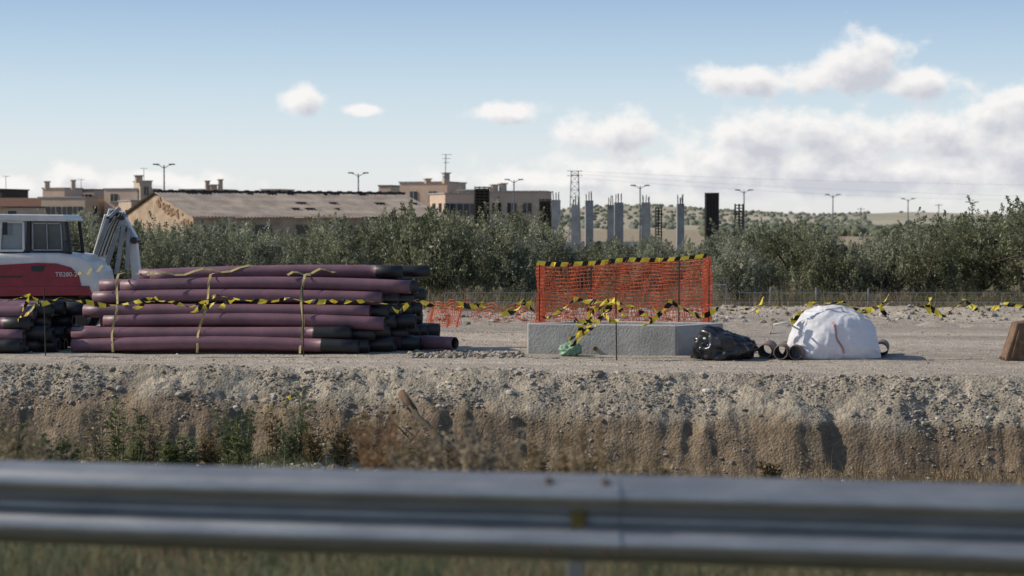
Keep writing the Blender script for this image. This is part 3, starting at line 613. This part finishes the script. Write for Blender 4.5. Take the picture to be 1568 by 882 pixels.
n=20000; x_=r.uniform(-17,17,n); y_=r.uniform(51,57,n); cl=fbm(x_*.6,y_*.6,200)+.5; k=r.rand(n)<cl*1.3; x_,y_=x_[k],y_[k]; n=len(x_)
blades('undergrowth',gpos(x_,y_),r.uniform(.15,.75,n)*(.5+fbm(x_*.8,y_*.3,210)+.5),r.uniform(.015,.03,n),.8,M_weedb,51)
n=20000; x_=r.uniform(-17,17,n); y_=r.uniform(52,57,n); cl=fbm(x_*.5,y_*.5,220)+.5; k=r.rand(n)<np.clip((cl-.3)*3,0,1); x_,y_=x_[k],y_[k]; n=len(x_)
blades('undergrowth_green',gpos(x_,y_),r.uniform(.15,.75,n),r.uniform(.015,.035,n),.9,M_weedg,52)
n=30000; y_=r.uniform(7.4,13,n); x_=r.uniform(-.30,.30,n)*y_*1.1; cl=fbm(x_*2,y_*2,230)+.5
hh=r.uniform(.03,.16,n)*(.1+2.2*np.clip(cl-.2,0,1))
kk=(r.rand(n)*.5+(fbm(x_*2.5,y_*1.5,233)+.5)*.9)<.70
blades('verge_grass',gpos(x_[kk],y_[kk]),hh[kk],r.uniform(.008,.016,kk.sum()),1.0,M_weedg,53)
blades('verge_dry_grass',gpos(x_[~kk],y_[~kk]),hh[~kk]*1.1,r.uniform(.006,.012,(~kk).sum()),1.0,M_weedb,54)
def weed(name,px,d,h,seed,m,nst=7,leafw=.03,spread=.06,nl=22,ll=1.0,stem=1.0,top=0.1):
    rr=random.Random(seed); p=at(px,0,d); g=gz(p.x,d); mb=MB()
    for s_ in range(nst):
        a=rr.uniform(0,6.28); ln=rr.uniform(.03,.28); hh=h*rr.uniform(.6,1); pts=[Vector((p.x+math.cos(a)*(spread+ln*hh*(q/5)**1.5),d+math.sin(a)*ln*hh*(q/5)**1.5,g+hh*q/5)) for q in range(6)]
        mb.tube(pts,[.008*stem,.007*stem,.006*stem,.005*stem,.004*stem,.002],4,caps=False)
        for k in range(nl):
            q=rr.uniform(top,1); i=min(4,int(q*5)); c=pts[i].lerp(pts[i+1],q*5-i); dv=Vector((rr.gauss(0,1),rr.gauss(0,1),rr.uniform(.2,1.2))).normalized(); L_=ll*rr.uniform(.1,.22)*(1.2-q*.6); sd=dv.cross(Vector((rr.gauss(0,1),rr.gauss(0,1),rr.gauss(0,1)))).normalized()*leafw/2
            tip=c+dv*L_-Vector((0,0,.03)); mb.add([c,c+dv*L_*.5+sd,tip,c+dv*L_*.5-sd],[(0,1,2,3)])
    o=mb.obj(name,[m]); n=len(mb.f); a_=o.data.attributes.new('shade','FLOAT','FACE'); a_.data.foreach_set('value',np.random.RandomState(seed).rand(n).astype(np.float32)*.6); return o
for i,(a,d,h) in enumerate(((150,31.0,1.15),(180,31.2,1.3),(205,30.8,1.1),(225,31,1.15),(260,30.3,.7),(290,30.4,.7),(320,30.5,.75),(350,31,.95),(370,30.8,1.15),(415,31,1.1),(440,30.8,.8),(458,31,1.5),(520,30.6,.8),(60,31,.7),(100,31.2,.6),(560,30.6,.75),(610,30.4,.6),(20,31.2,.9),(480,30.6,.7),(660,30,.8),(690,29.8,.7),(740,30,.5),(820,29.8,.6),(900,29.6,.55),(1180,29.2,.4))):
    weed('ditch_weed',a,d,h,300+i,M_weedg if i%3 and i<19 else M_weedb,7 if h>.9 else 10,.045)
for i,(a,b_,d) in enumerate(((572,590,13),(590,630,12.5),(578,620,12),(640,630,12.5),(668,615,13),(690,640,12),(715,665,12.5),(765,655,12),(850,635,12.5),(885,655,12.5),(905,635,13),(945,665,12),(990,672,12.5),(30,625,12.5),(75,655,12.5),(640,665,11.5),(1545,718,12),(810,675,12),(1060,695,12),(610,655,12),(735,645,12.5),(870,675,11.5))):
    p=at(a,b_,d); g=gz(p.x,d); weed('dry_stalks',a,d,p.z-g,500+i,M_weedr if i in (0,1,2,4) else M_weedb,7,.016,.03,34,.5,.8,.6)
n=9000; x_=r.uniform(-10,2,n); y_=edge(x_)-1.3-r.rand(n)*2; cl=fbm(x_*.9,y_*.9,240)+.5; k=r.rand(n)<np.clip((cl-.3)*2.5,0,1)*np.clip(.9-(x_+3)*.2,0.1,1); x_,y_=x_[k],y_[k]; n=len(x_)
blades('ditch_grass',gpos(x_,y_),r.uniform(.1,.5,n),r.uniform(.012,.025,n),.9,M_weedg,57)
n=12000; x_=r.uniform(-10,10,n); y_=edge(x_)-1.05-r.rand(n)*2.4; cl=fbm(x_*.9,y_*.9,250)+.5; k=r.rand(n)<np.clip((cl-.32)*2.5,0,1); x_,y_=x_[k],y_[k]; n=len(x_); blades('ditch_dry_grass',gpos(x_,y_),r.uniform(.08,.42,n),r.uniform(.008,.018,n),.9,M_weedb,58)
mb=MB(); mb.tube([at(616,604,29.6),at(640,640,29.3),at(728,718,28.6)],[.05,.045,.03],8,0); mb.tube([at(614,602,29.62),at(634,630,29.4)],[.062,.06],8,1); mb.obj('broken_branch',[M_bark,M_rust],smooth=True)
mb=MB()
for k in range(30):
    a=at(600+k*5,712-(k%7)*6,29.4); mb.tube([a,a+Vector((random.uniform(-.5,.4),random.uniform(-.2,.2),random.uniform(.1,.5)))],[.014,.005],5)
mb.obj('dry_brushwood',[M_bark])
c=at(142,637,31.3); lump('blue_plastic_scrap',(c.x,30.9,c.z),(.08,.05,.18),3,.4,2,4,mat('blue_plastic',(.10,.32,.45),(.07,.24,.36),4,.6))
# ---------------------------------------------------------------- light fence behind
fe=empty('wire_fence'); mb=MB()
for px,pt in ((700,452),(720,452),(762,455),(815,455),(1090,435),(1112,436),(1180,440),(1250,440),(1330,442)):
    p=at(px,pt,52); mb.tube([(p.x,52,-.1),(p.x,52,p.z)],.022,6)
a=at(1088,436,52);b_=at(1112,436,52); mb.tube([a,b_],.02,6)
mb.obj('posts',[M_gpaint],fe); mb=MB()
for z_ in (.35,.6):
    mb.tube([(-1.8,52,z_),(14,52,z_)],.006,4)
mb.obj('wires',[M_gpaint],fe)
# ---------------------------------------------------------------- warehouse
wh=empty('warehouse'); DW=130.0
R0=at(240,294,DW+5); ax=Vector((.85,.53,0)); nx=Vector((.53,-.85,0)); Lw=18.8; hw=6.3; zr=R0.z; ze=CZ+(HY-330)/F*125; R0.z=0
def wp(l,w_,z_): q=R0+ax*l+nx*w_; return Vector((q.x,q.y,z_))
mb=MB(); zl=ze-.12
mb.add([wp(0,hw,-1),wp(Lw,hw,-1),wp(Lw,hw,zl),wp(0,hw,zl)],[(0,1,2,3)])
mb.add([wp(0,-hw,-1),wp(0,hw,-1),wp(0,hw,zl),wp(0,0,zr-.12),wp(0,-hw,zl)],[(0,1,2,3,4)])
mb.add([wp(Lw,hw,-1),wp(Lw,-hw,-1),wp(Lw,-hw,zl),wp(Lw,0,zr-.12),wp(Lw,hw,zl)],[(0,1,2,3,4)])
mb.add([wp(Lw,-hw,-1),wp(0,-hw,-1),wp(0,-hw,zl),wp(Lw,-hw,zl)],[(0,1,2,3)])
mb.obj('walls',[M_brickw],wh)
mb=MB(); nseg=150
for sg in (1,-1):
    vs=[]; rowsn=8
    for i in range(nseg+1):
        for j in range(rowsn+1):
            l=-.25+(Lw+.5)*i/nseg; w_=sg*(hw+.35)*j/rowsn; z_=zr+(ze-zr)*j/rowsn*(hw+.35)/hw+.05*(i%2)+.02*math.sin(i*.13)*math.sin(j)+(.03 if j%2 else 0); vs.append(wp(l,w_,z_))
    k=rowsn+1; mb.add(vs,[(i*k+j,i*k+j+1,(i+1)*k+j+1,(i+1)*k+j) for i in range(nseg) for j in range(rowsn)])
mb.obj('corrugated_roof',[M_roofrib],wh)
mb=MB(); mb.beam(wp(-.3,0,zr+.06),wp(Lw+.3,0,zr+.06),.4,.14); 
for l in np.arange(.2,Lw,.8): mb.box(wp(l,.1,zr+.13),(.25,.3,.1),rot=.55)
mb.obj('ridge_tiles',[M_roofd],wh)
mb=MB(); rr=random.Random(12)
for k in range(16):
    l=rr.uniform(.3,Lw-.5); w_=rr.choice([.5,.6,1.5,3.0,4.6]); z_=zr+(ze-zr)*w_/hw+.09; mb.beam(wp(l,w_,z_),wp(l+rr.uniform(.3,.9),w_,z_),.3,.06)
mb.obj('roof_gaps',[M_roofd],wh)
mb=MB()
for l in (2,5,8,11,14,17): mb.box(wp(l,hw+.02,ze-1.0),(1.2,.06,.8),rot=math.atan2(ax.y,ax.x))
mb.obj('windows',[M_dark],wh)
mb=MB(); rr=random.Random(3)
for i in range(60):
    q=rr.random(); w_=rr.uniform(.2,hw-.2); zt_=zr-.2+(zl-zr)*w_/hw; mb.box(wp(-.03,w_,zt_-rr.uniform(.05,.7)),(rr.uniform(.2,.5),.08,.14),rot=math.atan2(ax.y,ax.x)+math.pi/2)
mb.obj('exposed_bricks',[mat('exposed_brick',(.34,.22,.14),(.24,.16,.11),2,.9)],wh)
# ---------------------------------------------------------------- apartment blocks
def block(parent,px0,px1,pyt,d,dep,m,rot=-.3,h0=-1,wins=(),roof=None,nm='block',parapet=.25):
    sc_p=F/d
    wd=max(.5,((px1-px0)/sc_p-dep*abs(math.sin(rot)))/math.cos(rot))
    top=CZ+(HY-pyt)/sc_p; A=at(px0,0,d)
    axx=Vector((math.cos(rot),math.sin(rot),0)); nn=Vector((math.sin(rot),-math.cos(rot),0))
    FL=Vector((A.x+max(0,dep*math.sin(rot)),d,0)); c=FL+axx*wd/2-nn*dep/2
    mb=MB(); mb.box((c.x,c.y,(top+h0)/2),(wd,dep,top-h0),0,rot); mb.obj(nm,[m],parent)
    if parapet:
        mb=MB(); mb.box((c.x,c.y,top+.06),(wd+.2,dep+.2,.12),0,rot); mb.obj(nm+'_coping',[M_conc2 if roof is None else roof],parent)
    if wins:
        mg=MB(); mf=MB()
        for (fx,z_,ww,hh) in wins:
            p=FL+axx*wd*fx; mg.box((p.x+nn.x*.02,p.y+nn.y*.02,top-z_),(ww,.1,hh),0,rot)
            mf.box((p.x+nn.x*.06,p.y+nn.y*.06,top-z_-hh/2-.06),(ww+.25,.2,.1),0,rot); mf.box((p.x+nn.x*.05,p.y+nn.y*.05,top-z_),(.06,.14,hh),0,rot)
        for fy in (.3,.7):
            sgn=-1 if rot>0 else 1
            p=FL-nn*dep*fy+(axx*wd if rot<0 else Vector((0,0,0))); mg.box((p.x+sgn*axx.x*.02,p.y+sgn*axx.y*.02,top-1.4),(.1,.8,1.0),0,rot)
        mg.obj(nm+'_windows',[M_dark],parent); mf.obj(nm+'_sills',[M_conc2],parent)
    return c,top
W3=[(f,z_,1.1,1.1) for z_ in (1.5,4.3) for f in (.15,.38,.62,.85)]
def chim(parent,lst,d,m=M_peach2):
    mb=MB()
    for px,pt,pb,w_ in lst:
        a=at(px,pt,d);b_=at(px,pb,d); s_=w_/F*d; mb.box(((a.x),d,(a.z+b_.z)/2),(s_,s_,a.z-b_.z),0,.4); mb.box((a.x,d,a.z+.05),(s_*1.4,s_*1.4,.12),0,.4)
    mb.obj('chimneys',[m],parent)
ap=empty('apartment_building'); block(ap,60,165,303,215,7,M_peach2,wins=W3); block(ap,66,118,289,222,4,M_peach,nm='attic'); block(ap,118,162,291,226,4,M_peach2,nm='attic_b',roof=M_roofd,wins=[(.2,.9,.8,.8),(.7,.9,.8,.8)]); chim(ap,[(73,279,290,7),(113,277,290,6)],219)
ap=empty('apartment_building'); block(ap,160,236,308,210,7,M_peach2,wins=W3,rot=.42); block(ap,160,236,290,216,5,M_peach,nm='upper',wins=[(.3,.9,.8,.8)]); block(ap,198,232,278,214,3,M_peach2,nm='stair_tower',wins=[(.5,1.0,.5,.9)],rot=.42); chim(ap,[(213,270,280,10)],214)
ap=empty('tiled_roof_house'); block(ap,-60,63,318,190,9,M_peach2,wins=W3,roof=M_roofd,rot=.3); block(ap,-40,30,291,200,5,M_roofd,nm='upper',roof=M_roofd)
mb=MB(); a=at(-60,318,188);b_=at(64,318,192);c=at(64,303,196);d_=at(-60,303,192); mb.add([a,b_,c,d_],[(0,1,2,3)]); mb.obj('tiled_roof',[mat('terracotta',(.2,.1,.06),(.13,.07,.05),3,.9)],ap)
ap=empty('rooftop_building'); block(ap,275,352,291,230,6,M_peach,nm='main'); chim(ap,[(318,278,291,6),(338,276,291,6),(327,284,291,10)],228)
ap=empty('rooftop_building'); block(ap,400,445,291,240,5,M_peach2,nm='main'); block(ap,580,618,285,236,5,M_peach2,nm='side',roof=M_roofd)
ap=empty('apartment_building'); block(ap,612,712,280,205,6,M_peach,wins=[(.3,1.4,.8,1.0),(.7,1.4,.8,1.0)],nm='upper'); block(ap,655,725,297,195,5,M_peach,nm='lower_wing',wins=W3,rot=.35)
block(ap,700,748,292,200,5,M_peach2,nm='link'); chim(ap,[(655,275,281,8),(683,266,281,9),(705,283,293,8)],203)
ap=empty('apartment_building'); block(ap,742,846,294,198,6,M_peach2,wins=[(f,z_,.9,1.0) for z_ in (1.6,) for f in (.2,.45,.7)],rot=-.12); chim(ap,[(757,284,295,9),(770,282,295,9),(752,288,295,6)],200,M_peach2)
mb=MB()
for (x0,x1,yt) in ((727,749,287),(826,844,306)):
    a=at(x0,yt,190);b_=at(x1,yt,190)
    for k in range(12): z_=a.z-k*.28; mb.box(((a.x+b_.x)/2,190,z_),(b_.x-a.x,.5,.10),0,.2)
    for q in (0,.33,.66,1): mb.box((a.x+(b_.x-a.x)*q,190,a.z-2.2),(.08,.4,4.6))
    mb.box(((a.x+b_.x)/2,190.5,a.z-2.2),(b_.x-a.x-.1,.3,4.2))
mb.obj('scaffold_louvres',[M_roofd],ap)
an=empty('tv_antenna'); mb=MB(); a=at(682,280,203);b_=at(683,236,203); mb.tube([a,b_],.045,5)
for k,wd in ((237,9),(243,7),(249,5)):
    p=at(683,k,203); mb.tube([p-Vector((wd/F*203/1.4,0,0)),p+Vector((wd/F*203,0,0))],.022,4)
mb.obj('mast',[M_pole],an); mb=MB(); p=at(682,270,202.6); mb.tube([p,p+Vector((.1,-.1,.05))],[.32,.3],14); mb.obj('dish',[M_gpaint],an)
for px,py in ((221,258),(10,270),(125,275)):
    a2=empty('tv_antenna'); mb=MB(); a=at(px,py,212);b_=at(px,py+24,212); mb.tube([a,b_],.03,4); mb.tube([a-Vector((.4,0,0)),a+Vector((.4,0,0))],.022,4); mb.obj('mast',[M_pole],a2)
# ---------------------------------------------------------------- unfinished columns
uf=empty('unfinished_building_frame'); rr=random.Random(8)
for k,(x0,x1,yt) in enumerate(((874,889,314),(895,909,307),(929,941,314),(939,955,310),(981,997,310),(1035,1048,312),(844,859,306))):
    d=112+rr.uniform(-3,3); a=at(x0,yt,d);b_=at(x1,yt,d); wd=(b_.x-a.x)*.85; mb=MB(); mb.box(((a.x+b_.x)/2,d,(a.z-1)/2),(wd,wd*.7,a.z+1),0,-.1+.2*(k%2)); mb.obj('column_%d'%k,[M_conc2],uf)
    mb=MB()
    for i in range(3):
        for j in range(2):
            mb.tube([((a.x+b_.x)/2+(i-1)*wd*.32,d+(j-.5)*.25,a.z-.2),((a.x+b_.x)/2+(i-1)*wd*.32+rr.uniform(-.04,.04),d+(j-.5)*.25,a.z+rr.uniform(.3,.55))],.022,4)
    mb.obj('starter_bars_%d'%k,[M_rebar],uf)
for k,(x0,x1,yt,yb) in enumerate(((1004,1013,318,365),(1081,1100,295,375),(1126,1138,312,372))):
    d=108; a=at(x0,yt,d);b_=at(x1,yb,d); wd=b_.x-a.x; mb=MB(); nb=5 if wd>.5 else 3
    for i in range(nb):
        for j in (0,wd*.8): mb.tube([(a.x+wd*i/(nb-1),d+j,-.5),(a.x+wd*i/(nb-1),d+j,a.z)],.028,4)
    z_=0
    while z_<a.z:
        mb.box((a.x+wd/2,d,z_),(wd+.05,.03,.05)); mb.box((a.x+wd/2,d+wd*.8,z_),(wd+.05,.03,.05)); z_+=.16
    if k==1: mb.box((a.x+wd/2,d+wd*.4,a.z/2-.2),(wd*.9,wd*.5,a.z+.3))
    mb.obj('rebar_cage_%d'%k,[M_rebar],uf)
mb=MB(); a=at(840,372,118);b_=at(1010,372,118); mb.box(((a.x+b_.x)/2,118,.2),(b_.x-a.x,.3,2.2)); mb.obj('base_wall',[mat('pale_wall',(.5,.47,.43),(.42,.4,.36),1,.9)],uf)
# ---------------------------------------------------------------- street lamps
for (px,pt,d) in ((252,253,155),(549,266,165),(787,276,180),(980,285,175),(1139,292,190),(1275,299,215),(1390,305,235),(1488,310,250)):
    e=empty('street_lamp'); mb=MB(); a=at(px,pt,d); mb.tube([(a.x,d,-.5),(a.x,d,a.z)],[.09,.05],8); mb.obj('pole',[M_pole],e)
    mb=MB(); 
    for s_ in (-1,1):
        mb.tube([(a.x,d,a.z-.25),(a.x+s_*.35,d,a.z-.02),(a.x+s_*.75,d,a.z+.06)],.03,6)
        mb.box((a.x+s_*.62,d,a.z+.06),(.45,.2,.10))
    mb.obj('lamp_heads',[M_pole],e)
e=empty('lattice_mast'); mb=MB(); dm=260; a=at(880,262,dm); wb=.75; wt=.45
def cor(z_,i): 
    w_=wb+(wt-wb)*z_/a.z; return Vector((a.x+(w_ if i in(1,2) else -w_),dm+(w_ if i>1 else -w_),z_))
for i in range(4): mb.tube([cor(0,i),cor(a.z,i)],.05,4)
z_=0
while z_<a.z-.5:
    for i in range(4): mb.tube([cor(z_,i),cor(min(z_+.95,a.z),(i+1)%4)],.03,3); mb.tube([cor(z_,i),cor(z_,(i+1)%4)],.028,3)
    z_+=.95
for zz in (a.z,a.z-.6): mb.beam((a.x-1.0,dm,zz),(a.x+1.0,dm,zz),.08,.07)
mb.obj('lattice',[M_pole],e)
e=empty('power_lines')
mb=MB()
for k,(p0,p1,sg) in enumerate((((880,266),(1640,302),4),((880,272),(1640,309),5),((880,262),(1640,284),3))):
    pts=[]
    for i in range(25):
        q=i/24; p=at(p0[0]+(p1[0]-p0[0])*q,p0[1]+(p1[1]-p0[1])*q,260+40*q); p.z-=4*q*(1-q)*sg*.12; pts.append(p)
    mb.tube(pts,.009,3)
mb.obj('cables',[M_pole],e)
for (px,pt) in ((1318,318),(1437,312)):
    e=empty('power_pole'); mb=MB(); p=at(px,pt,420); mb.tube([(p.x,420,0),(p.x,420,p.z)],.09,5); mb.beam((p.x-.8,420,p.z-.3),(p.x+.8,420,p.z-.3),.1,.1); mb.obj('pole',[M_pole],e)
# ---------------------------------------------------------------- hills
hx=np.linspace(-1200,1200,220); hd=np.linspace(500,3200,60); HX,HD=np.meshgrid(hx,hd)
hp=784+HX/HD*F
prof_y=np.interp(hp,[-900,0,600,860,900,960,1040,1120,1200,1260,1330,1400,1470,1568,2000,3000],[334,332,326,320,317,314,316,322,327,330,326,324,326,330,328,330])
near_=np.clip((HD-500)/900,0,1); near_=near_*near_*(3-2*near_)
hz_=CZ*near_+(HY-prof_y)/F*HD.clip(0,1500)*near_+3*fbm(HX*.01,HD*.004,300)*near_-.3
V=np.stack([HX.ravel(),HD.ravel(),hz_.ravel()],1); ii=np.arange(HX.size).reshape(HX.shape); Fq=np.stack([ii[:-1,:-1],ii[:-1,1:],ii[1:,1:],ii[1:,:-1]],-1).reshape(-1,4)
me=bpy.data.meshes.new('hills'); me.from_pydata(V.tolist(),[],Fq.tolist()); me.polygons.foreach_set('use_smooth',[True]*len(Fq))
me.materials.append(mat('hill_fields',(.46,.39,.29),(.30,.28,.20),.012,.95,stretch=(1,.25,1))); o=bpy.data.objects.new('hills',me); link(o)
r=np.random.RandomState(77); n=800; d_=r.uniform(620,1500,n); pxx=np.where(r.rand(n)<.75,r.uniform(850,1330,n),r.uniform(-200,1800,n)); xx=(pxx-784)/F*d_
ix=np.clip((xx+1200)/2400*219,0,218); iy=np.clip((d_-500)/2700*59,0,58); fx=ix-np.floor(ix);fy=iy-np.floor(iy);ix=ix.astype(int);iy=iy.astype(int)
zz=(hz_[iy,ix]*(1-fx)+hz_[iy,ix+1]*fx)*(1-fy)+(hz_[iy+1,ix]*(1-fx)+hz_[iy+1,ix+1]*fx)*fy
stones('distant_trees',np.stack([xx,d_,zz+.4],1),r.uniform(.7,1.7,n),2,78,flat=.8,matl=mat('distant_foliage',(.20,.21,.16),(.13,.14,.10),.3,.95))
n=500; d_=r.uniform(330,470,n); pxx=r.uniform(1080,1650,n); xx=(pxx-784)/F*d_
stones('distant_hedge',np.stack([xx,d_,0*d_+.6],1),r.uniform(.6,1.5,n),2,79,flat=.9,matl=mat('hedge_foliage',(.16,.17,.11),(.09,.10,.065),1.5,.95,0,.6,6))
# ---------------------------------------------------------------- camera
cam=bpy.data.cameras.new('camera'); co=bpy.data.objects.new('camera',cam); link(co); sc.camera=co
cam.lens=70; cam.sensor_width=36; cam.clip_end=20000; cam.clip_start=.1
co.location=(0,0,CZ); co.rotation_euler=(math.pi/2-math.atan(101/F),0,0)
cam.dof.use_dof=True; cam.dof.focus_distance=37; cam.dof.aperture_fstop=2.0
